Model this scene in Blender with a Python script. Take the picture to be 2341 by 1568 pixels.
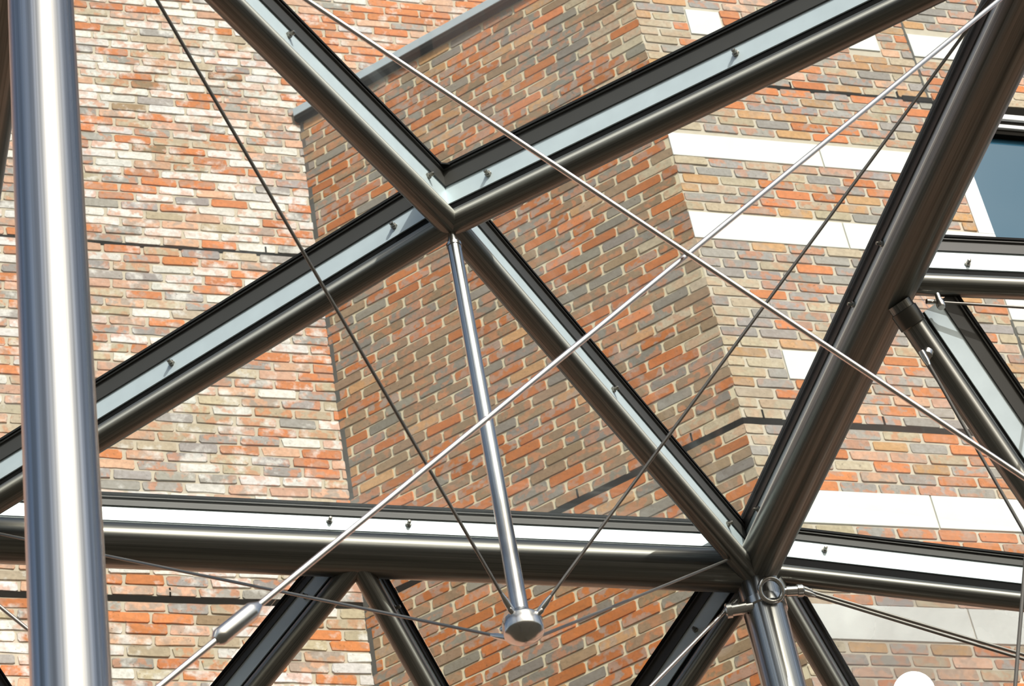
import bpy, bmesh, math, random
from mathutils import Vector, Matrix

for o in list(bpy.data.objects):
    bpy.data.objects.remove(o, do_unlink=True)
scene = bpy.context.scene
COL = scene.collection
random.seed(11)
EYE = 1.6                                   # camera height above the paving

# ------------------------------------------------------------------ camera
ELEV, ROLL = 0.72635, -0.19166
Fv = Vector((0, math.cos(ELEV), math.sin(ELEV)))
r0 = Vector((1, 0, 0)); u0 = r0.cross(Fv)
Rv = math.cos(ROLL) * r0 + math.sin(ROLL) * u0
Uv = -math.sin(ROLL) * r0 + math.cos(ROLL) * u0
cam_d = bpy.data.cameras.new('camera')
cam = bpy.data.objects.new('camera', cam_d); COL.objects.link(cam)
cam_d.sensor_width = 36.0; cam_d.lens = 6296.0 / 2341.0 * 36.0
cam_d.clip_start = 0.05; cam_d.clip_end = 500
mw = Matrix((Rv, Uv, -Fv)).transposed().to_4x4(); mw.translation = (0, 0, EYE)
cam.matrix_world = mw
cam_d.dof.use_dof = True; cam_d.dof.focus_distance = 8.6; cam_d.dof.aperture_fstop = 16
scene.camera = cam

# ------------------------------------------------------------------ light
SUN_AZ, SUN_EL = math.radians(30), math.radians(40)     # azimuth to the right of straight behind the camera
sun_dir = Vector((math.sin(SUN_AZ) * math.cos(SUN_EL), -math.cos(SUN_AZ) * math.cos(SUN_EL), math.sin(SUN_EL)))
sd = bpy.data.lights.new('sun', 'SUN'); sd.energy = 3.5; sd.angle = math.radians(0.6); sd.color = (1.0, 0.98, 0.945)
sun = bpy.data.objects.new('sun', sd); COL.objects.link(sun)
sun.rotation_euler = sun_dir.to_track_quat('Z', 'Y').to_euler(); sun.location = sun_dir * 40

world = bpy.data.worlds.new('sky'); scene.world = world; world.use_nodes = True
wn, wl = world.node_tree.nodes, world.node_tree.links
wn.clear()
w_out = wn.new('ShaderNodeOutputWorld'); w_bg = wn.new('ShaderNodeBackground')
w_sky = wn.new('ShaderNodeTexSky'); w_sky.sky_type = 'NISHITA'; w_sky.sun_disc = False
w_sky.sun_elevation = SUN_EL; w_sky.sun_rotation = math.pi - SUN_AZ
w_sky.air_density = 1.0; w_sky.dust_density = 6.0; w_sky.ozone_density = 1.0
w_tc = wn.new('ShaderNodeTexCoord'); w_no = wn.new('ShaderNodeTexNoise')
w_no.inputs['Scale'].default_value = 2.6; w_no.inputs['Detail'].default_value = 6; w_no.inputs['Roughness'].default_value = 0.6
w_ramp = wn.new('ShaderNodeValToRGB')
w_ramp.color_ramp.elements[0].position = 0.50; w_ramp.color_ramp.elements[1].position = 0.72
w_mix = wn.new('ShaderNodeMix'); w_mix.data_type = 'RGBA'
w_scale = wn.new('ShaderNodeMix'); w_scale.data_type = 'RGBA'; w_scale.blend_type = 'MULTIPLY'
w_scale.inputs['Factor'].default_value = 1.0; w_scale.inputs['B'].default_value = (0.19, 0.20, 0.20, 1)
wl.new(w_tc.outputs['Generated'], w_no.inputs['Vector']); wl.new(w_no.outputs['Fac'], w_ramp.inputs['Fac'])
wl.new(w_sky.outputs[0], w_scale.inputs['A'])
wl.new(w_ramp.outputs['Color'], w_mix.inputs['Factor']); wl.new(w_scale.outputs['Result'], w_mix.inputs['A'])
w_mix.inputs['B'].default_value = (0.85, 0.9, 0.93, 1)
wl.new(w_mix.outputs['Result'], w_bg.inputs['Color']); w_bg.inputs['Strength'].default_value = 0.8
wl.new(w_bg.outputs[0], w_out.inputs['Surface'])

scene.view_settings.view_transform = 'Standard'; scene.view_settings.look = 'None'
scene.view_settings.exposure = 0.0; scene.view_settings.gamma = 1.0
scene.view_settings.use_curve_mapping = False

# ------------------------------------------------------------------ helpers
def lin(r, g, b):
    f = lambda c: (c / 255 / 12.92) if c / 255 <= 0.04045 else ((c / 255 + 0.055) / 1.055) ** 2.4
    return (f(r), f(g), f(b), 1.0)

def new_mat(name):
    m = bpy.data.materials.new(name); m.use_nodes = True
    return m, m.node_tree.nodes, m.node_tree.links, m.node_tree.nodes['Principled BSDF']

def metal(name, col, rough, streak=0.08, metallic=1.0):
    m, n, l, p = new_mat(name)
    p.inputs['Metallic'].default_value = metallic
    geo = n.new('ShaderNodeNewGeometry'); noi = n.new('ShaderNodeTexNoise'); noi.inputs['Scale'].default_value = 22
    noi.inputs['Detail'].default_value = 4
    l.new(geo.outputs['Position'], noi.inputs['Vector'])
    mr = n.new('ShaderNodeMapRange'); l.new(noi.outputs['Fac'], mr.inputs['Value'])
    mr.inputs['To Min'].default_value = rough - streak; mr.inputs['To Max'].default_value = rough + streak
    l.new(mr.outputs['Result'], p.inputs['Roughness'])
    mc = n.new('ShaderNodeMix'); mc.data_type = 'RGBA'
    mc.inputs['A'].default_value = tuple(c * 0.86 for c in col[:3]) + (1,); mc.inputs['B'].default_value = col
    l.new(noi.outputs['Fac'], mc.inputs['Factor']); l.new(mc.outputs['Result'], p.inputs['Base Color'])
    return m

def drawn_metal(name, col, rough, contrast=0.45, aniso=0.92):
    """tube steel with fine polishing streaks along its length"""
    m, n, l, p = new_mat(name); p.inputs['Metallic'].default_value = 1.0
    tg = n.new('ShaderNodeTangent'); tg.direction_type = 'UV_MAP'; tg.uv_map = 'round'; l.new(tg.outputs[0], p.inputs['Tangent'])
    p.inputs['Anisotropic'].default_value = aniso; p.inputs['Anisotropic Rotation'].default_value = 0.25
    uv = n.new('ShaderNodeUVMap'); uv.uv_map = 'round'
    mp = n.new('ShaderNodeMapping'); mp.inputs['Scale'].default_value = (34, 1.3, 1); l.new(uv.outputs[0], mp.inputs['Vector'])
    noi = n.new('ShaderNodeTexNoise'); noi.noise_dimensions = '2D'; noi.inputs['Scale'].default_value = 1.0; noi.inputs['Detail'].default_value = 5; noi.inputs['Roughness'].default_value = 0.65
    l.new(mp.outputs[0], noi.inputs['Vector'])
    mr = n.new('ShaderNodeMapRange'); l.new(noi.outputs['Fac'], mr.inputs['Value'])
    mr.inputs['From Min'].default_value = .3; mr.inputs['From Max'].default_value = .7
    mr.inputs['To Min'].default_value = rough + .07; mr.inputs['To Max'].default_value = rough - .05
    l.new(mr.outputs['Result'], p.inputs['Roughness'])
    f = n.new('ShaderNodeMapRange'); l.new(noi.outputs['Fac'], f.inputs['Value']); f.inputs['From Min'].default_value = .32; f.inputs['From Max'].default_value = .68
    mc = n.new('ShaderNodeMix'); mc.data_type = 'RGBA'
    mc.inputs['A'].default_value = tuple(c * (1 - contrast) for c in col[:3]) + (1,); mc.inputs['B'].default_value = tuple(min(1, c * 1.12) for c in col[:3]) + (1,)
    l.new(f.outputs['Result'], mc.inputs['Factor']); l.new(mc.outputs['Result'], p.inputs['Base Color'])
    return m

def plain(name, col, rough=0.6, spec=0.3, noise=0.12, scale=14):
    m, n, l, p = new_mat(name)
    p.inputs['Roughness'].default_value = rough; p.inputs['Specular IOR Level'].default_value = spec
    geo = n.new('ShaderNodeNewGeometry'); noi = n.new('ShaderNodeTexNoise'); noi.inputs['Scale'].default_value = scale
    noi.inputs['Detail'].default_value = 5
    l.new(geo.outputs['Position'], noi.inputs['Vector'])
    mc = n.new('ShaderNodeMix'); mc.data_type = 'RGBA'
    mc.inputs['A'].default_value = tuple(c * (1 - noise) for c in col[:3]) + (1,)
    mc.inputs['B'].default_value = tuple(min(1, c * (1 + noise)) for c in col[:3]) + (1,)
    l.new(noi.outputs['Fac'], mc.inputs['Factor']); l.new(mc.outputs['Result'], p.inputs['Base Color'])
    return m

STEEL = drawn_metal('brushed_stainless_tube', (0.31, 0.305, 0.275, 1), 0.46)
COLUMN = drawn_metal('brushed_stainless_column', (0.52, 0.53, 0.53, 1), 0.285, 0.5, 0.8)
PLATE = metal('satin_stainless_plate', (0.72, 0.83, 0.87, 1), 0.42, metallic=0.15)
CHANNEL = plain('dark_anodised_channel', (0.062, 0.060, 0.055, 1), 0.5, 0.35, 0.1)
ROD = metal('polished_rod', (0.80, 0.76, 0.73, 1), 0.22)
CABLE = metal('dull_wire_cable', (0.30, 0.288, 0.265, 1), 0.48)
DARKSTEEL = metal('dark_node_steel', (0.14, 0.135, 0.12, 1), 0.35)
BOLT = metal('dull_bolt_steel', (0.34, 0.32, 0.28, 1), 0.35)
STRUT = metal('brushed_strut', (0.56, 0.57, 0.57, 1), 0.23)
DARKCABLE = plain('blackened_cable', (0.09, 0.085, 0.075, 1), 0.6, 0.3)
FITTING = metal('turned_stainless_fitting', (0.66, 0.65, 0.62, 1), 0.22)
RUBBER = plain('black_gasket_rubber', (0.008, 0.008, 0.008, 1), 0.75, 0.1)
SEALANT = plain('black_joint_sealant', (0.012, 0.011, 0.009, 1), 0.9, 0.05)
GREYSEAL = plain('grey_corner_sealant', (0.10, 0.098, 0.088, 1), 0.85, 0.05)
COPING = plain('blue_grey_coping_metal', (0.42, 0.50, 0.55, 1), 0.45, 0.4)
STONE = plain('white_limestone', (0.72, 0.74, 0.725, 1), 0.8, 0.15, 0.05, 7)
WHITE = plain('white_window_frame', (0.82, 0.84, 0.84, 1), 0.5, 0.3, 0.02)
GLOBE_GLOW = plain('glowing_globe_white', (0.92, 0.92, 0.90, 1), 0.25, 0.5, 0.01)
GLOBE_GLOW.node_tree.nodes['Principled BSDF'].inputs['Emission Color'].default_value = (1, 0.98, 0.95, 1)
GLOBE_GLOW.node_tree.nodes['Principled BSDF'].inputs['Emission Strength'].default_value = 0.9  # glow added to turn the made-up globe pure white
ASPHALT = plain('dark_paving', (0.045, 0.041, 0.031, 1), 0.85, 0.2, 0.25, 3)

def glass_mat(name, film, film_col=(0.9, 0.95, 0.95, 1)):
    """clear pane: mostly transparent, a mirror part that follows Fresnel, and a pale film for dust and painted reflection haze"""
    m, n, l, p = new_mat(name); n.remove(p)
    out = n['Material Output']
    tr = n.new('ShaderNodeBsdfTransparent'); tr.inputs['Color'].default_value = (0.955, 0.97, 0.96, 1)
    gl = n.new('ShaderNodeBsdfGlossy'); gl.inputs['Roughness'].default_value = 0.02
    lw = n.new('ShaderNodeLayerWeight'); lw.inputs['Blend'].default_value = 0.5
    p5 = n.new('ShaderNodeMath'); p5.operation = 'POWER'; l.new(lw.outputs['Facing'], p5.inputs[0]); p5.inputs[1].default_value = 5
    fr = n.new('ShaderNodeMath'); fr.operation = 'MULTIPLY_ADD'; l.new(p5.outputs[0], fr.inputs[0]); fr.inputs[1].default_value = 0.96; fr.inputs[2].default_value = 0.035
    mx = n.new('ShaderNodeMixShader'); l.new(fr.outputs[0], mx.inputs[0]); l.new(tr.outputs[0], mx.inputs[1]); l.new(gl.outputs[0], mx.inputs[2])
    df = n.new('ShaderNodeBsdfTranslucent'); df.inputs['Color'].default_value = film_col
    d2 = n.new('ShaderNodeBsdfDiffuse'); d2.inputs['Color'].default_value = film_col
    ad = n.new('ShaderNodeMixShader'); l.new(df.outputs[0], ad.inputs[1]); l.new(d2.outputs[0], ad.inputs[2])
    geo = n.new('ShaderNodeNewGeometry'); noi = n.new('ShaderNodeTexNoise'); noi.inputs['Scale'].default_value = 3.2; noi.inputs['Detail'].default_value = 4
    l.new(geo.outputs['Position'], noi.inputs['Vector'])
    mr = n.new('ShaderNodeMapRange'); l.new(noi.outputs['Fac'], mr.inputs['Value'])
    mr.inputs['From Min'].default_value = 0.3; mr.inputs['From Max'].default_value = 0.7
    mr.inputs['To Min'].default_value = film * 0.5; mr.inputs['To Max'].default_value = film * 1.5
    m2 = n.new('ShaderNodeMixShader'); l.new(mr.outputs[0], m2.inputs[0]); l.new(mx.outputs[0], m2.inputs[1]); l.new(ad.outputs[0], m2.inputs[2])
    l.new(m2.outputs[0], out.inputs['Surface'])
    return m
GLASS = glass_mat('canopy_glass', 0.026)  # film holds some dust and a painted reflection veil
GLASS_HAZE = glass_mat('hazed_canopy_glass', 0.22)  # reflection haze of the lower right pane painted as a white film

def window_glass():
    m, n, l, p = new_mat('window_glass')
    p.inputs['Base Color'].default_value = (0.03, 0.095, 0.15, 1); p.inputs['Roughness'].default_value = 0.03  # blue of the reflected sky painted into the base colour
    p.inputs['Specular IOR Level'].default_value = 0.45
    return m
WINGLASS = window_glass()

def mesh_obj(name, verts, faces, mat, parent=None, loc=(0, 0, 0), smooth=False):
    """verts are world positions; the object sits at loc (or in its parent's frame)"""
    base = Vector(loc)
    if parent is not None and parent.get('_base') is not None:
        base = Vector(parent['_base'])
    me = bpy.data.meshes.new(name)
    me.from_pydata([tuple(Vector(v) - base) for v in verts], [], faces)
    me.materials.append(mat)
    if smooth:
        me.polygons.foreach_set('use_smooth', [True] * len(me.polygons))
    me.update()
    o = bpy.data.objects.new(name, me); COL.objects.link(o)
    if parent is not None:
        o.parent = parent; o['_base'] = tuple(base)
    else:
        o.location = base
    return o

def thing(name, label, cat, loc, group=None):
    o = bpy.data.objects.new(name, None); COL.objects.link(o)
    o.empty_display_size = 0.05
    o.location = loc; o['label'] = label; o['category'] = cat; o['_base'] = tuple(loc)
    if group: o['group'] = group
    return o

def tag(o, label=None, cat=None, group=None, kind=None):
    if label: o['label'] = label
    if cat: o['category'] = cat
    if group: o['group'] = group
    if kind: o['kind'] = kind
    return o

def frame_of(a, b):
    ax = (b - a).normalized()
    n = ax.cross(Vector((0, 0, 1)))
    if n.length < 1e-4: n = Vector((1, 0, 0))
    n.normalize(); up = n.cross(ax).normalized()
    return ax, n, up

def tube_geo(a, b, r, seg=28, r2=None, caps=True):
    a = Vector(a); b = Vector(b); ax, n, up = frame_of(a, b)
    r2 = r if r2 is None else r2
    vs, fs = [], []
    for c, rr in ((a, r), (b, r2)):
        for i in range(seg):
            t = 2 * math.pi * i / seg
            vs.append(c + n * (rr * math.cos(t)) + up * (rr * math.sin(t)))
    for i in range(seg):
        j = (i + 1) % seg
        fs.append((j, i, seg + i, seg + j))
    if caps:
        vs = vs + vs                                  # caps get their own corners so the long faces shade straight
        fs.append(tuple(range(2 * seg, 3 * seg))); fs.append(tuple(range(3 * seg, 4 * seg))[::-1])
    return vs, fs

def shade(o):
    """smooth the long faces, keep the caps flat"""
    for p in o.data.polygons:
        p.use_smooth = len(p.vertices) <= 4
    return o

def round_uv(o, seg):
    uvl = o.data.uv_layers.new(name='round')
    for p in o.data.polygons:
        if len(p.vertices) != 4: continue
        vs = list(p.vertices); wrap = any(v % seg == 0 for v in vs) and any(v % seg == seg - 1 for v in vs)
        for li, v in zip(p.loop_indices, vs):
            k = v % seg
            uvl.data[li].uv = ((1.0 if (wrap and k == 0) else k / seg), 0.0 if v < seg else 1.0)
    return o

def tube(name, a, b, r, mat, parent=None, loc=None, seg=28, r2=None):
    vs, fs = tube_geo(a, b, r, seg, r2)
    return round_uv(shade(mesh_obj(name, vs, fs, mat, parent, loc if loc is not None else a)), seg)

def lathe(name, a, axis, prof, mat, parent=None, seg=28, loc=None):
    """prof: (distance along axis, radius) pairs"""
    a = Vector(a); ax, n, up = frame_of(a, a + Vector(axis))
    vs, fs = [], []
    for h, r in prof:
        for i in range(seg):
            t = 2 * math.pi * i / seg
            vs.append(a + ax * h + n * (r * math.cos(t)) + up * (r * math.sin(t)))
    for k in range(len(prof) - 1):
        for i in range(seg):
            j = (i + 1) % seg
            fs.append((k * seg + j, k * seg + i, (k + 1) * seg + i, (k + 1) * seg + j))
    fs.append(tuple(range(seg))); fs.append(tuple(range((len(prof) - 1) * seg, len(prof) * seg))[::-1])
    o = shade(mesh_obj(name, vs, fs, mat, parent, loc if loc is not None else a))
    md = o.modifiers.new('edges', 'EDGE_SPLIT'); md.split_angle = math.radians(38)
    return o

# ------------------------------------------------------------------ canopy grid
C0 = Vector((-0.1009, 5.2285, EYE)); YAW = 0.3751; H1, H2 = 1.2559, 1.2808
E1 = Vector((math.cos(YAW), math.sin(YAW), 0)); E2 = Vector((-E1.y, E1.x, 0))
def G(s, t, z): return C0 + E1 * (H1 * s) + E2 * (H2 * t) + Vector((0, 0, z))

# ------------------------------------------------------------------ ground
g = mesh_obj('floor', [(-40, -40, 0), (40, -40, 0), (40, 40, 0), (-40, 40, 0)], [(0, 1, 2, 3)], ASPHALT)
tag(g, 'dark paving under the canopy', None, None, 'structure')

# ------------------------------------------------------------------ brick walls
WYAW = 0.37135
CORNER = Vector((1.1999, 12.0919, EYE + 9.8473))          # convex corner at the lower expansion joint
dL = Vector((math.cos(WYAW), math.sin(WYAW), 0)); dM = Vector((math.cos(WYAW - math.pi / 4), math.sin(WYAW - math.pi / 4), 0))
U_LM = -2.578                                              # left end of the angled wall
LMC = CORNER + dM * U_LM
COURSE = 0.08

def brick_material(name, use_object, white, wet):
    m, n, l, p = new_mat(name)
    p.inputs['Roughness'].default_value = 0.9; p.inputs['Specular IOR Level'].default_value = 0.12
    if use_object:
        src = n.new('ShaderNodeObjectInfo'); colr, alph = src.outputs['Color'], src.outputs['Alpha']
    else:
        src = n.new('ShaderNodeAttribute'); src.attribute_name = 'brick_colour'; colr, alph = src.outputs['Color'], src.outputs['Alpha']
    geo = n.new('ShaderNodeNewGeometry')
    def noise(scale, detail=3, rough=0.5):
        x = n.new('ShaderNodeTexNoise'); x.inputs['Scale'].default_value = scale; x.inputs['Detail'].default_value = detail
        x.inputs['Roughness'].default_value = rough
        l.new(geo.outputs['Position'], x.inputs['Vector']); return x.outputs['Fac']
    def ramp(src_, a, b):
        x = n.new('ShaderNodeMapRange'); x.inputs['From Min'].default_value = a; x.inputs['From Max'].default_value = b
        l.new(src_, x.inputs['Value']); return x.outputs['Result']
    def mixc(f, a, b):
        x = n.new('ShaderNodeMix'); x.data_type = 'RGBA'
        for sock, v in (('Factor', f), ('A', a), ('B', b)):
            if hasattr(v, 'is_linked') or hasattr(v, 'links'): l.new(v, x.inputs[sock])
            else: x.inputs[sock].default_value = v
        return x.outputs['Result']
    def mul(a, b):
        x = n.new('ShaderNodeMath'); x.operation = 'MULTIPLY'
        for i, v in enumerate((a, b)):
            if hasattr(v, 'links'): l.new(v, x.inputs[i])
            else: x.inputs[i].default_value = v
        return x.outputs[0]
    # blotches of the other clay colour on patchy bricks
    sep = n.new('ShaderNodeSeparateColor'); l.new(colr, sep.inputs['Color'])
    sub = n.new('ShaderNodeMath'); sub.operation = 'SUBTRACT'; l.new(sep.outputs[0], sub.inputs[0]); l.new(sep.outputs[2], sub.inputs[1])
    isred = ramp(sub.outputs[0], 0.20, 0.30)
    other = mixc(isred, lin(204, 130, 84), lin(158, 152, 144))
    mask = mul(ramp(noise(16, 2), 0.47, 0.57), alph)
    c = mixc(mask, colr, other)
    # lime bloom
    wmask = mul(ramp(noise(7, 4, 0.62), 0.52, 0.66), white)
    c = mixc(wmask, c, lin(226, 224, 220))
    # grain and pits
    c = mixc(mul(ramp(noise(38, 5, 0.65), 0.38, 0.64), 0.25), c, lin(96, 84, 66))
    c = mixc(mul(ramp(noise(75, 3), 0.66, 0.72), 0.55), c, lin(58, 50, 42))
    l.new(c, p.inputs['Base Color'])
    bp = n.new('ShaderNodeBump'); bp.inputs['Strength'].default_value = 0.5; bp.inputs['Distance'].default_value = 0.004
    l.new(noise(60, 5, 0.6), bp.inputs['Height']); l.new(bp.outputs[0], p.inputs['Normal'])
    return m

def far_brick_material(name, c1, c2, mort):
    """wall outside the built field of bricks"""
    m, n, l, p = new_mat(name); p.inputs['Roughness'].default_value = 0.9
    tc = n.new('ShaderNodeTexCoord'); mp = n.new('ShaderNodeMapping'); mp.inputs['Rotation'].default_value = (math.pi / 2, 0, 0)
    bt = n.new('ShaderNodeTexBrick'); bt.inputs['Scale'].default_value = 1; bt.inputs['Brick Width'].default_value = 0.25
    bt.inputs['Row Height'].default_value = COURSE; bt.inputs['Mortar Size'].default_value = 0.006
    bt.inputs['Color1'].default_value = c1; bt.inputs['Color2'].default_value = c2; bt.inputs['Mortar'].default_value = mort
    l.new(tc.outputs['Object'], mp.inputs['Vector']); l.new(mp.outputs['Vector'], bt.inputs['Vector'])
    l.new(bt.outputs['Color'], p.inputs['Base Color'])
    return m

MORTAR_L = plain('pale_lime_mortar', lin(188, 178, 160), 0.95, 0.05, 0.16, 20)
MORTAR_M = plain('buff_mortar', lin(208, 198, 170), 0.95, 0.05, 0.14, 20)
MORTAR_R = plain('grey_buff_mortar', lin(192, 184, 168), 0.95, 0.05, 0.14, 20)
FAR = far_brick_material('far_brickwork', lin(190, 110, 75), lin(150, 140, 130), lin(195, 188, 172))

# a few irregular brick shapes, unit sized, local x along the wall, -y out of the wall, z up
def brick_shapes(count, rough, seed):
    rnd = random.Random(seed); out = []
    for k in range(count):
        pts = [(-.5, -.36), (-.47, -.5), (0, -.5), (.47, -.5), (.5, -.36), (.5, .36), (.47, .5), (0, .5), (-.47, .5), (-.5, .36)]
        ring = []
        for x, z in pts:
            ring.append((x + rnd.uniform(-1, 1) * rough * .012, z + rnd.uniform(-1, .6) * rough * .055))
        N = len(ring); vs, fs = [], []
        for x, z in ring: vs.append((x, 1.0, z))
        for x, z in ring: vs.append((x, 0.12, z))
        for x, z in ring: vs.append((x * .984, -0.06 * rough * rnd.uniform(0, 1), z * .945))
        for q in range(2):
            for i in range(N):
                j = (i + 1) % N
                fs.append((q * N + i, q * N + j, (q + 1) * N + j, (q + 1) * N + i))
        fs.append(tuple(range(2 * N, 3 * N)))
        out.append((vs, fs))
    return out

OR = lin(206, 130, 82); OR2 = lin(186, 112, 60); SAL = lin(208, 166, 140); GR = lin(160, 155, 150); GR2 = lin(138, 132, 122); TAN = lin(194, 152, 108); WH = lin(220, 217, 212); BR = lin(150, 126, 100); BUFF = lin(186, 172, 148)
def pick(rnd, table):
    x = rnd.random() * sum(w for w, _, _ in table)
    for w, c, a in table:
        x -= w
        if x <= 0: break
    k = rnd.uniform(.86, 1.12)
    return (min(1, c[0] * k), min(1, c[1] * k * rnd.uniform(.97, 1.03)), min(1, c[2] * k * rnd.uniform(.96, 1.04)), a * rnd.uniform(.5, 1) if rnd.random() < .75 else 0.0)

ROWS = []
for i in range(42): ROWS.append((-0.03 - COURSE * (i + 1), -0.03 - COURSE * i))
for i in range(36): ROWS.append((0.008 + COURSE * i, 0.008 + COURSE * (i + 1)))
for i in range(52): ROWS.append((2.902 + COURSE * i, 2.902 + COURSE * (i + 1)))
ROWS.sort()

def to_px(P):
    q = P - Vector((0, 0, EYE)); d = q.dot(Fv)
    return 1170.5 + 6296 * q.dot(Rv) / d, 784 - 6296 * q.dot(Uv) / d, d

def brick_wall(name, label, origin, d, u0_, u1_, z0_, z1_, zfoot, ztop, uA, uB, holes, table, rough, white, mortar, seed, pitch=0.25, cut=None):
    """origin: wall line at the level of the lower joint; the wall mesh is the mortar backing, every brick sits proud of it"""
    rnd = random.Random(seed)
    yaw = math.atan2(d.y, d.x)
    REC = 0.005
    vs, fs, mi = [], [], []
    def quad(a0, a1, b0, b1, m):
        k = len(vs); vs.extend([(a0, REC, b0), (a1, REC, b0), (a1, REC, b1), (a0, REC, b1)]); fs.append((k, k + 1, k + 2, k + 3)); mi.append(m)
    if cut:
        ca, cb, c0_, c1_ = cut
        quad(u0_, u1_, z0_, c0_, 0); quad(u0_, u1_, c1_, z1_, 0); quad(u0_, ca, c0_, c1_, 0)
        if cb < u1_: quad(cb, u1_, c0_, c1_, 0)
    else:
        quad(u0_, u1_, z0_, z1_, 0)
    if zfoot < z0_: quad(uA, uB, zfoot, z0_, 1)
    if ztop > z1_: quad(uA, uB, z1_, ztop, 1)
    if uA < u0_: quad(uA, u0_, z0_, z1_, 1)
    if uB > u1_: quad(u1_, uB, z0_, z1_, 1)
    k = len(vs)     # body behind
    T = 0.35
    vs.extend([(uA, REC + .001, zfoot), (uB, REC + .001, zfoot), (uB, REC + .001, ztop), (uA, REC + .001, ztop), (uA, T, zfoot), (uB, T, zfoot), (uB, T, ztop), (uA, T, ztop)])
    for f in ((4, 7, 6, 5), (3, 2, 6, 7), (0, 4, 5, 1), (0, 3, 7, 4), (1, 5, 6, 2)):
        fs.append(tuple(k + i for i in f)); mi.append(1)
    me = bpy.data.meshes.new(name); me.from_pydata(vs, [], fs); me.materials.append(mortar); me.materials.append(FAR)
    me.polygons.foreach_set('material_index', mi); me.update()
    w = bpy.data.objects.new(name, me); COL.objects.link(w)
    w.location = origin; w.rotation_euler = (0, 0, yaw); tag(w, label, None, None, 'structure')
    Mw = Matrix.Translation(origin) @ Matrix.Rotation(yaw, 4, 'Z')
    # lay the courses
    bricks = []
    JV, JH = 0.018, 0.0115
    for r, (za, zb) in enumerate(ROWS):
        if zb <= z0_ or za >= z1_ - .02: continue
        spans = [(u0_, u1_)]
        for (ha, hb, h0, h1) in holes:
            if zb - .012 > h0 and za + .012 < h1:
                ns = []
                for (a, b) in spans:
                    if hb <= a or ha >= b: ns.append((a, b)); continue
                    if ha > a: ns.append((a, ha))
                    if hb < b: ns.append((hb, b))
                spans = ns
        off = (0.5 if r % 2 else 0.0) * pitch + rnd.uniform(-.02, .02)
        for (a, b) in spans:
            k0 = math.floor((a - off) / pitch)
            u = off + k0 * pitch
            edges = []
            while u < b:
                edges.append(u + rnd.uniform(-.006, .006)); u += pitch * rnd.uniform(.97, 1.03)
            edges.append(u)
            for i in range(len(edges) - 1):
                x0, x1 = max(edges[i] + JV / 2, a), min(edges[i + 1] - JV / 2, b)
                if x1 - x0 < 0.03: continue
                top = min(zb, z1_)
                bricks.append(((x0 + x1) / 2, (za + top) / 2 + rnd.uniform(-.002, .002), x1 - x0, (top - za) - JH + rnd.uniform(-.002, .002)))
    shapes = brick_shapes(12, rough, seed + 5)
    m_obj = brick_material(name + '_brick', True, white, 0); m_att = brick_material(name + '_brick_field', False, white, 0)
    meshes = []
    for k, (bv, bf) in enumerate(shapes):
        bm_ = bpy.data.meshes.new('brick'); bm_.from_pydata(bv, [], bf); bm_.materials.append(m_obj); bm_.update(); meshes.append(bm_)
    scored = []
    for q, (u, z, wd, ht) in enumerate(bricks):
        c = Mw @ Vector((u, 0, z)); px, py, dep = to_px(c)
        vis = 20 < px < 2320 and 15 < py < 1553 and not any(f(px, py) for f in HIDE)
        ax_, ay_, _ = to_px(Mw @ Vector((u - wd / 2, 0, z))); bx_, by_, _ = to_px(Mw @ Vector((u + wd / 2, 0, z)))
        area = math.hypot(ax_ - bx_, ay_ - by_) * ht / dep
        scored.append((area if vis else 0.0, q))
    scored.sort(reverse=True)
    single = {q for a, q in scored[:300] if a > 0}
    DEP = 0.045
    sv, sf, sc = [], [], []
    for q, (u, z, wd, ht) in enumerate(bricks):
        col = pick(rnd, table(u, z)); kk = rnd.randrange(len(shapes)); y = rnd.uniform(-.003, .002)
        if q in single:
            o = bpy.data.objects.new('brick', meshes[kk]); COL.objects.link(o); o.parent = w
            o.location = (u, y, z); o.scale = (wd, DEP, ht); o.color = col
            o.rotation_euler = (0, rnd.uniform(-.006, .006), 0)
        else:
            b0 = len(sv); bv, bf = shapes[kk]
            for x_, y_, z_ in bv: sv.append((u + x_ * wd, y + y_ * DEP, z + z_ * ht))
            for f in bf: sf.append(tuple(b0 + i for i in f)); sc.append((col, len(f)))
    me = bpy.data.meshes.new('brickwork'); me.from_pydata(sv, [], sf); me.materials.append(m_att)
    at = me.attributes.new('brick_colour', 'FLOAT_COLOR', 'CORNER')
    flat = []
    for c, n_ in sc: flat.extend(c * n_)
    at.data.foreach_set('color', flat); me.update()
    s = bpy.data.objects.new('brickwork', me); COL.objects.link(s); s.parent = w; s['kind'] = 'stuff'
    return w

HIDE = [lambda x, y: 50 < x < 215]          # behind the steel column

def wbox(name, wall, u0_, u1_, y0, y1, z0_, z1_, mat, bevel=0.0):
    """a box in a wall's own frame: u along, y into the wall (negative = proud), z above the lower joint"""
    vs = [(u, y, z) for u in (u0_, u1_) for y in (y0, y1) for z in (z0_, z1_)]
    fs = [(0, 1, 3, 2), (4, 6, 7, 5), (0, 4, 5, 1), (2, 3, 7, 6), (0, 2, 6, 4), (1, 5, 7, 3)]
    me = bpy.data.meshes.new(name); me.from_pydata(vs, [], fs); me.materials.append(mat); me.update()
    o = bpy.data.objects.new(name, me); COL.objects.link(o); o.parent = wall
    if bevel:
        b = o.modifiers.new('bevel', 'BEVEL'); b.width = bevel; b.segments = 2
    return o

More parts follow.
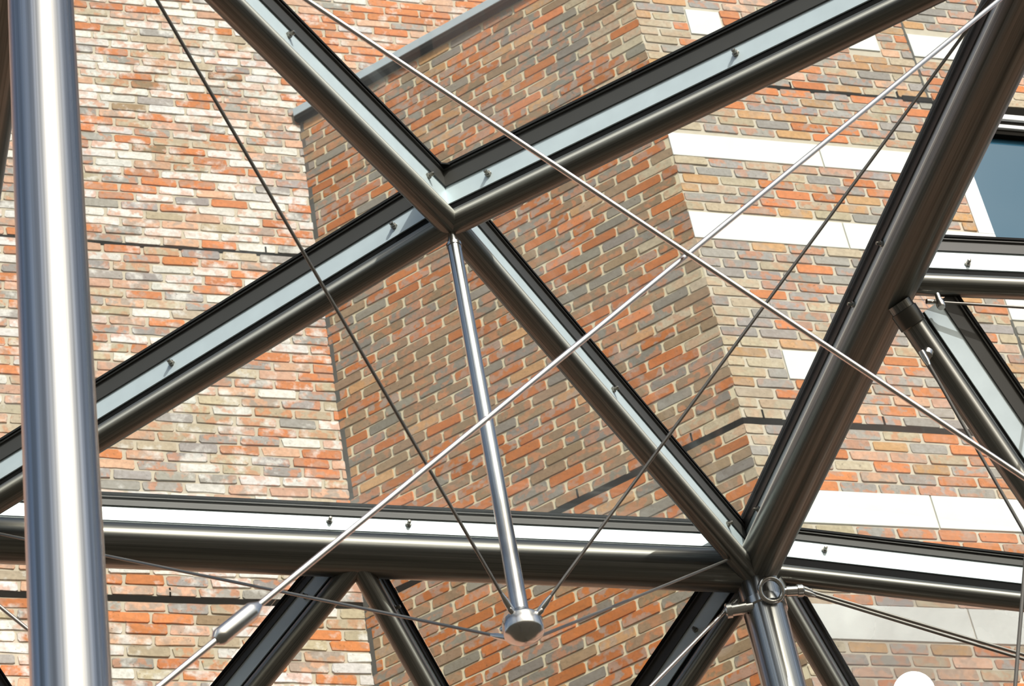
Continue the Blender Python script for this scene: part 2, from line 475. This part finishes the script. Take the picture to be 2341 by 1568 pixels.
ZG = -CORNER.z                                               # paving in wall coordinates
JB = (-0.031, 0.012); JA = (2.874, 2.903)
def tab_left(u, z):
    w = 0.9 if z > 2.9 else 0.55
    if u > .05 and z > 4.1: return [(5, OR, .3), (3, SAL, .3), (1, GR, .5), (1, WH, .3)]
    return [(1.9, OR, .5), (1.9, SAL, .8), (1.7, BUFF, .7), (2.2, GR, .7), (4.6 * w, WH, .6), (.15, BR, .6)]
def tab_mid(u, z):
    if u > -.35: return [(2, OR2, .6), (3, BR, .7), (3, BUFF, .4), (2, GR2, .6)]
    return [(4.0, OR2, .8), (.4, OR, .6), (3.9, BR, .6), (3.2, GR2, .6), (1.0, TAN, .6)]
def tab_right(u, z):
    if u < .28: return [(5, BUFF, .2), (3, GR, .3), (1.5, TAN, .3)]
    return [(2.5, OR, .7), (.9, SAL, .7), (4.2, GR, .75), (2.2, BUFF, .6), (1.2, TAN, .5)]

W_TOP = 4.20
stones = [  # u0, u1, z0, z1
    (0.0, 1.000, 2.168, 2.372), (1.008, 1.93, 2.168, 2.372),
    (0.0, 1.000, 1.448, 1.672), (1.008, 2.036, 1.448, 1.672),
    (0.360, 0.700, 0.330, 0.556), (1.94, 2.60, 0.930, 1.17),
    (0.0, 1.012, -0.745, -0.508), (1.020, 2.10, -0.745, -0.508),
    (0.0, 1.022, -1.540, -1.308), (1.030, 2.10, -1.540, -1.308),
    (0.352, 0.585, 3.352, 3.592), (1.46, 1.68, 3.352, 3.592), (1.922, 2.72, 3.335, 3.560)]
holes_R = [(a - .008, b + .008, c - .004, d_ + .004) for a, b, c, d_ in stones]
holes_R += [(1.922, 4.6, 1.66, 2.90), (1.905, 1.925, 2.9, 4.3), (1.925, 1.945, -.5, .94)]
wall_right = brick_wall('wall_right', 'grey and orange brick wall with white stone bands on the right', CORNER, dL, 0.0, 4.4, -3.0, W_TOP, ZG, W_TOP, 0.0, 9.0,
                        holes_R, tab_right, 0.9, 0.10, MORTAR_R, 3, 0.243, (1.99, 4.4, 1.50, 2.88))
wall_center = brick_wall('wall_center', 'angled orange and brown brick wall in the middle', CORNER, dM, U_LM, 0.0, -3.0, W_TOP, ZG, W_TOP, U_LM, 0.0,
                         [], tab_mid, 0.7, 0.02, MORTAR_M, 4, 0.25)
wall_left = brick_wall('wall_left', 'pale lime-bloomed brick wall on the left', LMC, dL, -4.6, 3.4, -3.0, 6.6, ZG, 12.0, -10.0, 9.0,
                       [(0.02, 5, -4, 3.9)], tab_left, 1.6, 0.75, MORTAR_L, 5, 0.257)

# white stones
for a, b, c, d_ in stones:
    wbox('stone', wall_right, a, b, -0.004, 0.06, c, d_, STONE, 0.003)
# expansion joints: recessed black strips between the courses, weep slots above them
for wl_, ua, ub in ((wall_right, 0, 4.4), (wall_center, U_LM, 0.0), (wall_left, -4.6, 0.0)):
    wbox('expansion_joint', wl_, ua, ub, 0.001, 0.03, *JB, SEALANT)
    wbox('expansion_joint', wl_, ua, ub, 0.001, 0.03, *JA, SEALANT)
for wl_, us in ((wall_right, (0.125, 0.869, 1.62, 2.4)), (wall_center, (-.33, -1.09, -1.86)), (wall_left, (-.42, -1.16, -1.95))):
    for u in us:
        wbox('weep_slot', wl_, u, u + .011, -0.004, 0.02, 0.014, 0.075, SEALANT)
        wbox('weep_slot', wl_, u + .07, u + .081, -0.004, 0.02, 2.905, 2.955, SEALANT)
wbox('vertical_joint', wall_right, 1.905, 1.922, 0.001, 0.03, 2.9, W_TOP, GREYSEAL)
wbox('vertical_joint', wall_right, 1.926, 1.943, 0.001, 0.03, 0.012, 0.93, GREYSEAL)
wbox('conduit_clip', wall_right, 1.72, 1.93, -0.012, 0.02, 2.872, 2.915, SEALANT)
cj = wbox('corner_joint', wall_center, U_LM - .004, U_LM + .030, -0.002, 0.03, -3.0, W_TOP + .14, GREYSEAL)

# coping on the angled wall and along the right wall
def coping(name, label, wall, u0_, u1_):
    o = bpy.data.objects.new(name, None); COL.objects.link(o)
    o.matrix_world = Matrix.Translation(wall.location) @ Matrix.Rotation(wall.rotation_euler.z, 4, 'Z')
    tag(o, label, None, None, 'structure')
    wbox('flashing', o, u0_, u1_, -0.055, 0.36, W_TOP + .030, W_TOP + .105, COPING, 0.004)
    wbox('shadow_strip', o, u0_, u1_, -0.048, 0.34, W_TOP - .004, W_TOP + .030, SEALANT)  # black strip painted as the shadow line under the flashing
coping('trim_1', 'blue-grey metal coping along the top of the angled wall', wall_center, U_LM - .01, 0.02)
coping('trim_2', 'blue-grey metal coping along the top of the right wall', wall_right, 0.0, 9.0)

# window
win = bpy.data.objects.new('window_1', None); COL.objects.link(win)
win.matrix_world = Matrix.Translation(CORNER) @ Matrix.Rotation(WYAW, 4, 'Z')
tag(win, 'dark blue window with a white jamb at the right edge', None, None, 'structure')
wbox('jamb', win, 1.926, 2.034, -0.006, 0.08, 1.672, 2.63, WHITE, 0.003)
wbox('pane', win, 2.02, 4.42, 0.045, 0.06, 1.48, 2.66, WINGLASS)
wbox('room_lining', win, 1.98, 4.42, 0.30, 0.34, 1.45, 2.9, SEALANT)
wbox('glazing_bar', win, 3.2, 3.26, 0.02, 0.06, 1.6, 2.63, WHITE)
wbox('head_frame', win, 1.926, 4.5, 0.0, 0.09, 2.628, 2.894, SEALANT)
wbox('head_bar', win, 1.926, 4.5, -0.02, 0.01, 2.672, 2.704, WHITE, .003)
wbox('head_bar', win, 1.926, 4.5, -0.02, 0.01, 2.760, 2.806, WHITE, .003)
wbox('sill', win, 2.04, 4.5, -0.01, 0.07, 1.448, 1.60, STONE, .003)

# ------------------------------------------------------------------ canopy beams
def section_box(a, b, ax, n, up, x0, x1, n0, n1, h0, h1, m0=0.0, m1=0.0):
    """box along a beam; m0/m1 shorten the ends with |n| (mitre)"""
    vs = []
    L = (b - a).length
    for e in (0, 1):
        for nn in (n0, n1):
            for hh in (h0, h1):
                x = x0 + abs(nn) * m0 if e == 0 else L - x1 - abs(nn) * m1
                vs.append(a + ax * x + n * nn + up * hh)
    fs = [(2, 3, 1, 0), (5, 7, 6, 4), (1, 5, 4, 0), (6, 7, 3, 2), (4, 6, 2, 0), (3, 7, 5, 1)]
    return vs, fs

def merge(*gs):
    vs, fs = [], []
    for v, f in gs:
        k = len(vs); vs += v; fs += [tuple(i + k for i in q) for q in f]
    return vs, fs

def bolt(parent, a, ax, n, up, x, side, h, hw):
    """stud with nut, standing off the web"""
    p = a + ax * x + up * h + n * (side * hw)
    o = lathe('bolt', p, n * side, [(0, .0058), (.017, .0058), (.020, .0045), (.021, .001)], BOLT, parent, seg=10, loc=None)
    lathe('nut', p, n * side, [(0, .0095), (.0065, .0095), (.0075, .008)], BOLT, o, seg=6)
    return o

def beam(label, a, b, r, h0, h1, w, bolts=(), trim=(0, 0), mitre=(0, 0), hw=0.008, group=None, ext=(0, 0), wtrim=None, ch=.05, roll=0.0):
    a = Vector(a); b = Vector(b); ax, n, up = frame_of(a, b)
    n, up = n * math.cos(roll) - up * math.sin(roll), up * math.cos(roll) + n * math.sin(roll)
    L = (b - a).length
    t = thing('canopy_beam', label, 'beam', a, group); t['kind'] = 'thing'
    vs, fs = tube_geo(a - ax * ext[0], b + ax * ext[1], r, 36)
    round_uv(shade(mesh_obj('tube', vs, fs, STEEL, t)), 36)
    wt = wtrim or trim
    vs, fs = section_box(a, b, ax, n, up, wt[0], wt[1], -hw, hw, h0, h1, mitre[0], mitre[1]); mesh_obj('web_plate', vs, fs, PLATE, t)
    vs, fs = section_box(a, b, ax, n, up, wt[0], wt[1], -.004, .004, r * .8, h0, 0, 0); mesh_obj('stem', vs, fs, RUBBER, t)  # black here paints the shaded gap between tube and plate
    h2 = h1 + ch
    cw = hw + .005
    vs, fs = merge(section_box(a, b, ax, n, up, trim[0], trim[1], -cw, cw, h1, h2 - .006, mitre[0], mitre[1]),
                   section_box(a, b, ax, n, up, trim[0], trim[1], -w, w, h2 - .006, h2, mitre[0], mitre[1]))
    mesh_obj('glazing_channel', vs, fs, CHANNEL, t)
    for s in (-1, 1):
        vs, fs = section_box(a, b, ax, n, up, trim[0], trim[1], min(s * .004, s * (w + .004)), max(s * .004, s * (w + .004)), h2 + .0003, h2 + .009, mitre[0], mitre[1])
        mesh_obj('gasket', vs, fs, RUBBER, t)
    for x, side, hh in bolts:
        bolt(t, a, ax, n, up, x * L, side, hh, hw)
    return t

ZC, ZA, ZD = 5.0, 5.0987, 4.9625
N1 = G(0, 0, ZA)
SW, SE, NE, NW = G(-1, 1, ZC), G(1, 1, ZC), G(1, -1, ZC + .022), G(-1, -1, ZC)
dz = Vector((0, 0, ZD - ZC))
DG = 'diagonal beams meeting at the central node'
DR, D0, D1, DW, DC = 0.0345, 0.066, 0.128, 0.019, 0.060
# side +1 is the right-hand side looking from a to b
beam('slim steel beam from the central node up to the upper left', N1, NW + dz, DR, D0, D1, DW, [(.055, -1, .100), (.43, -1, .100), (.9, -1, .100)], (0.0, .03), (0, 0), group=DG, ch=DC)
beam('slim steel beam from the central node up to the upper right', N1, NE + dz, DR, D0, D1, DW, [(.075, 1, .100), (.49, 1, .100), (.9, 1, .100)], (0.0, .03), (0, 0), group=DG, ch=DC)
beam('slim steel beam from the central node down to the column-top node', N1, SE + dz, DR, D0, D1, DW, [(.5, 1, .100), (.9, 1, .100)], (0.0, .03), (0, 0), group=DG, ch=DC)
beam('slim steel beam from the central node down to the lower left', N1, SW + dz, DR, D0, D1, DW, [(.085, -1, .100), (.5, -1, .100), (.9, -1, .100)], (0.0, .03), (0, 0), group=DG, ch=DC)
cs = mesh_obj('corner_seal', *section_box(N1 - E1 * .045, N1 + E1 * .045, E1, E2, Vector((0, 0, 1)), 0, 0, -.045, .045, D1 + DC - .004, D1 + DC + .002), RUBBER, bpy.data.objects['canopy_beam'])
ER, EH0, EH1, EW, EC = 0.068, 0.086, 0.138, 0.019, 0.032
EG = 'thick edge beams of the square bay'
beam('thick horizontal steel beam across the bottom of the bay', SW, SE, ER, EH0, EH1, EW, [(.472, 1, .117), (.568, 1, .117)], (0, 0), group=EG, ch=EC)
beam('thick dark steel beam rising to the upper right corner', SE, NE, ER, EH0, EH1, EW, [(.06, 1, .12), (.41, 1, .13), (.505, 1, .13)], (0, 0), group=EG, ch=EC)
beam('thick steel beam at the far left edge behind the column', NW, SW, ER, EH0, EH1, EW, [(.4, -1, .12)], (0, 0), group=EG, ch=EC)
beam('thick steel beam overhead joining the two near columns', NW, NE, ER, EH0, EH1, EW, [(.4, 1, .12)], (0, 0), group=EG, ch=EC)
# slim beams of the neighbouring bays
SR, S0, S1, SW_, SC = 0.032, 0.060, 0.125, 0.019, 0.045
SG = 'slim beams of the neighbouring bays'
MS, ME_ = G(0, 1, ZC), G(1, 0, ZC)
EE = G(2, 1, 4.89); EE0 = G(2, 0, 5.05)
AP1, AP2, AP3 = G(.5, 1.5, 4.25), G(-.5, 1.5, 4.38), G(1.5, 1.5, 4.38)
APE = G(1.585, .40, 4.06)
beam('slim steel beam running right from the column-top node', SE, EE, SR, .069, .139, SW_, [(.19, 1, .11)], (.06, 0), group=SG, ch=.033)
beam('slim short steel beam leaving the thick dark beam to the right', ME_, EE0, SR, S0, S1, SW_, [(.19, 1, .078)], (.06, 0), group=SG, ch=SC)
beam('slim sloping steel beam at the right below the short one', ME_ + (APE - ME_) * .045 - E1 * .03 - Vector((0, 0, .01)), APE - E1 * .02, .035, .050, .112, DW, [(.13, -1, .085)], (.06, .0), group=SG, ch=.05, roll=.62)
beam('slim steel beam dropping right from under the horizontal beam', MS - Vector((0, 0, .03)), AP1, SR, .046, .080, .015, [(.16, 1, .06)], (.05, .05), group=SG, ch=.022)
beam('slim steel beam dropping left from under the horizontal beam', MS - Vector((0, 0, .03)), AP2, SR, .048, .100, .015, [(.16, -1, .07)], (.05, .05), group=SG, ch=.028)
beam('slim steel beam dropping left from beside the short column', SE - Vector((0, 0, .03)), AP1, SR, .052, .108, SW_, [(.2, -1, .08)], (.05, .05), group=SG, ch=.040)
beam('slim steel beam dropping right from beside the short column', SE + E1 * .05 - Vector((0, 0, .03)), AP3 + E1 * .06, SR, S0, S1, SW_, [], (.05, .05), group=SG, ch=SC)
beam('slim steel beam dropping right at the bottom left corner', SW - E1 * .11 - Vector((0, 0, .03)), AP2 - E1 * .11, SR, .048, .090, SW_, [], (.05, .05), group=SG, ch=.03)

# ------------------------------------------------------------------ glass
def pane(label, pts, mat=GLASS, inset=0.006, group='triangular glass panes of the canopy'):
    c = sum(pts, Vector()) / 3
    nn = (pts[1] - pts[0]).cross(pts[2] - pts[0]).normalized()
    if nn.z < 0: nn = -nn; pts = [pts[0], pts[2], pts[1]]
    q = []
    for i in range(3):
        p, e, f = pts[i], (pts[(i + 1) % 3] - pts[i]).normalized(), (pts[i - 1] - pts[i]).normalized()
        sn = e.cross(f).length
        q.append(p + (e + f) * (inset / sn))
    vs = [p for p in q] + [p + nn * .012 for p in q]
    o = mesh_obj('glass_pane', vs, [(0, 2, 1), (3, 4, 5), (0, 1, 4, 3), (1, 2, 5, 4), (2, 0, 3, 5)], mat, None, c)
    return tag(o, label, 'glass pane', group)
up = Vector((0, 0, D1 + DC + .003)); upc = up + dz; ups = Vector((0, 0, S1 + SC + .003))
pane('clear glass triangle above the central node', [N1 + up, NE + upc, NW + upc])
pane('clear glass triangle between the central node and the thick dark beam', [N1 + up, SE + upc, NE + upc])
pane('clear glass triangle below the central node over the hanging strut', [N1 + up, SW + upc, SE + upc])
pane('clear glass triangle left of the central node behind the column', [N1 + up, NW + upc, SW + upc])
pane('clear glass triangle right of the thick dark beam', [SE + ups, EE + ups, ME_ + ups])
pane('clear glass triangle at the right edge over the window', [ME_ + ups, EE + ups, EE0 + ups])
pane('clear sloping glass under the middle of the horizontal beam', [MS + ups, AP1 + ups, SE + ups])
pane('clear sloping glass under the left of the horizontal beam', [SW + ups, AP2 + ups, MS + ups])
pane('clear sloping glass between the two dropping beams under the horizontal beam', [MS + ups, AP2 + ups, AP1 + ups])
pane('glass triangle with painted reflection haze at the bottom right below the slim beam', [SE + ups, AP3 + ups, EE + ups], GLASS_HAZE)
pane('clear sloping glass behind the short column', [SE + ups, AP1 + ups, AP3 + ups])

# ------------------------------------------------------------------ columns
CR = 0.0655
def column(label, s, t, ztop):
    base = G(s, t, 0); base.z = 0
    th = thing('steel_column', label, 'column', base, 'stainless steel columns'); th['kind'] = 'thing'
    top = G(s, t, ztop)
    o = tube('shaft', base + Vector((0, 0, .02)), top, CR, COLUMN, th, seg=56)
    lathe('base_plate', base, (0, 0, 1), [(0, .14), (.02, .14), (.02, .08), (.05, .07)], FITTING, th)
    lathe('collar', G(s, t, ztop - .16), (0, 0, 1), [(0, CR + .001), (.004, CR + .006), (.03, CR + .006), (.034, CR + .001)], STRUT, th)
    return th
col_nw = column('tall bright round steel column at the left', -1, -1, 5.0)
col_se = column('short-looking round steel column under the lower right node', 1, 1, 5.0)
col_ne = column('round steel column just out of view at the right', 1, -1, 5.0)

def lug(parent, p, axis, ln=.075, r=.019):
    p = Vector(p)
    return lathe('lug', p, axis, [(0, r * .8), (.02, r * .8), (.02, r), (ln - .02, r), (ln - .02, r * 1.25), (ln - .004, r * 1.25), (ln, r)], FITTING, parent, seg=20)

def ring(parent, p, axis, R=.028, r=.007):
    p = Vector(p); ax, n, up_ = frame_of(p, p + Vector(axis)); vs, fs = [], []
    A, B = 24, 8
    for i in range(A):
        a = 2 * math.pi * i / A; d_ = n * math.cos(a) + up_ * math.sin(a)
        for j in range(B):
            b = 2 * math.pi * j / B
            vs.append(p + d_ * (R + r * math.cos(b)) + ax * (r * math.sin(b)))
    for i in range(A):
        for j in range(B):
            fs.append((i * B + (j + 1) % B, ((i + 1) % A) * B + (j + 1) % B, ((i + 1) % A) * B + j, i * B + j))
    return mesh_obj('eye_ring', vs, fs, FITTING, parent, smooth=True)

lug(col_se, G(1, 1, 4.84) - E1 * .05 - E2 * .03, -E1 + E2 * .35, .085, .019)
lug(col_se, G(1, 1, 4.90) + E1 * .05 - E2 * .03, E1 - E2 * .15, .075, .016)
ring(col_se, G(1, 1, 4.862) - E2 * (CR + .02) - E1 * .004, -E2 + Vector((0, 0, -.4)), .037, .008)
lug(col_nw, G(-1, -1, 2.60) + E1 * .05, E1, .06, .016)

# ------------------------------------------------------------------ hanging strut with hub
HUBZ = 3.756
hub = G(0, 0, HUBZ)
st = thing('hanging_strut', 'slender vertical steel strut hanging from the central node', 'strut', hub)
lathe('strut_tube', hub + Vector((0, 0, .03)), (0, 0, 1), [(0, .0215), (.25, .0205), (.7, .0195), (ZA - HUBZ - .112, .0185)], STRUT, st, seg=32)
lathe('top_fitting', G(0, 0, ZA - .085), (0, 0, 1), [(0, .0205), (.010, .0205), (.010, .016), (.022, .015), (.045, .011), (.075, .009)], FITTING, st)
h = lathe('hub', hub + Vector((0, 0, .058)), (0, 0, -1), [(0, .022), (.010, .028), (.024, .046), (.030, .0485), (.060, .0485), (.066, .046), (.082, .024), (.088, .003)], FITTING, st, seg=40)

for k_ in ((-1, -1), (1, -1), (-1, 1), (1, 1)):
    v_ = (E1 * k_[0] + E2 * k_[1]).normalized()
    lathe('cable_socket', hub + v_ * .040 + Vector((0, 0, .028)), v_ + Vector((0, 0, .5)), [(0, .0075), (.016, .0075), (.02, .005)], FITTING, h, seg=12)
# ------------------------------------------------------------------ cables and rods
CG = 'thin wire cables'
def cable(label, a, b, r=.0042, name='wire_cable', mat=None, group=CG, end_len=.05, cat='cable'):
    a, b = Vector(a), Vector(b); ax = (b - a).normalized()
    t = thing(name, label, cat, a, group)
    tube('wire' if name == 'wire_cable' else 'bar', a, b, r, mat or CABLE, t, seg=12)
    lathe('end_fitting', a, ax, [(0, r * 1.9), (end_len * .6, r * 1.9), (end_len, r * 1.1)], FITTING, t, seg=12)
    lathe('end_fitting', b, -ax, [(0, r * 1.9), (end_len * .6, r * 1.9), (end_len, r * 1.1)], FITTING, t, seg=12)
    return t
def from_hub(tgt, dh=.012, rr=.044):
    v = Vector(tgt) - hub; v.z = 0; v.normalize()
    return hub + v * rr + Vector((0, 0, dh))
for lab, tgt, dh in (('thin cable from the hub up to the upper left', G(-.90, -.86, 5.02), .034), ('thin cable from the hub up to the upper right', G(.95, -.83, 5.06), .034),
                 ('thin cable from the hub to the left behind the column', G(-.93, .93, 4.975), .004), ('thin cable from the hub to the bright stud on the column-top node', G(.914, .925, 4.972), .004)):
    cable(lab, from_hub(tgt, dh), tgt)
sb = lathe('stud', G(.914, .925, 4.955), (0, 0, 1), [(0, .007), (.012, .013), (.03, .013), (.034, .009), (.055, .009), (.06, .004)], FITTING, None, seg=16)
tag(sb, 'small bright stud where the thin cable meets the column-top node', 'stud')

RG = 'bright cross-bracing rods'
def rod(label, a, b, turn=None, r=.0058):
    a, b = Vector(a), Vector(b)
    t = cable(label, a, b, r, 'bracing_rod', ROD, RG, .07, 'rod')
    if turn is not None:
        d_ = (b - a).normalized(); p = a + (b - a) * turn
        lathe('turnbuckle', p, d_, [(0, .0085), (.006, .0125), (.010, .0150), (.016, .0157), (.090, .0157), (.096, .0145), (.108, .0085), (.112, .007)], FITTING, t, seg=24)
    return t
rod('bright rod falling across the picture from upper left to lower right', G(-.96, -1.006, 4.872), G(.96, -1.006, 2.595), .92)
rod('bright rod with a turnbuckle rising from lower left to upper right', G(-.96, -.994, 2.552), G(.96, -.994, 4.900), .080)
rod('bright rod falling left from the lug under the column-top node', G(.93, 1.0, 4.883), G(-.95, 1.02, 2.55), .9)
rod('short visible rod at the lower left behind the column', G(-.97, 1.0, 4.94), G(.93, .98, 2.50), .9)

cable('thin cable running right, upper one of the close pair below the slim beam', G(1.09, .98, 4.925), G(2.4, .98, 4.385), .0055)
cable('thin cable running right, lower one of the close pair below the slim beam', G(1.09, .97, 4.90), G(2.4, .97, 4.345), .0055)
cable('thin dark cable steeply falling beside the sloping beam at the right', G(1.008, 0, 4.745), G(1.22, 0, 3.42), .0045, mat=DARKCABLE)
cable('thin dark cable close under the short beam at the right', G(1.06, 0, 4.938), G(2.0, 0, 4.952), .004)
cable('thin dark cable hanging almost upright at the right edge', G(1.36, 0, 4.985), G(.95, 0, 3.56), .005, mat=DARKCABLE)

# hardware at the node on the thick dark beam
nd = thing('node_fitting', 'dark cluster of lugs where the slim beams leave the thick dark beam', 'fitting', G(1, 0, 4.9))
lathe('stub', ME_ + (APE - ME_) * .062 - Vector((0, 0, .01)) - E1 * .03, APE - ME_, [(0, .034), (.002, .0385), (.05, .0385), (.053, .0355)], DARKSTEEL, nd)
lug(nd, ME_ + (APE - ME_) * .14 - Vector((0, 0, .035)) - E1 * .02, -E1 * .5 + Vector((0, 0, -1)), .04, .013)
lug(nd, G(1.085, -.01, 4.955), Vector((0, 0, -1)), .05, .010)

# ------------------------------------------------------------------ made-up globe and post for a bright white spot
lp = G(1.239, .837, 4.405); foot = lp.copy(); foot.z = 0
blob = thing('white_globe', 'made-up white globe for a bright spot just showing at the bottom right', 'blob', foot)
prof = []
for i in range(17):
    a = math.pi * i / 16; prof.append((.062 * (1 - math.cos(a)) - .062, max(.062 * math.sin(a), .002)))
lathe('globe', lp, (0, 0, 1), prof, GLOBE_GLOW, blob, 32)
tube('post', foot, lp - Vector((0, 0, .058)), .02, STEEL, blob, seg=20)
lathe('base', foot, (0, 0, 1), [(0, .1), (.02, .1), (.04, .03)], DARKSTEEL, blob)

for o in bpy.data.objects:
    if '_base' in o: del o['_base']
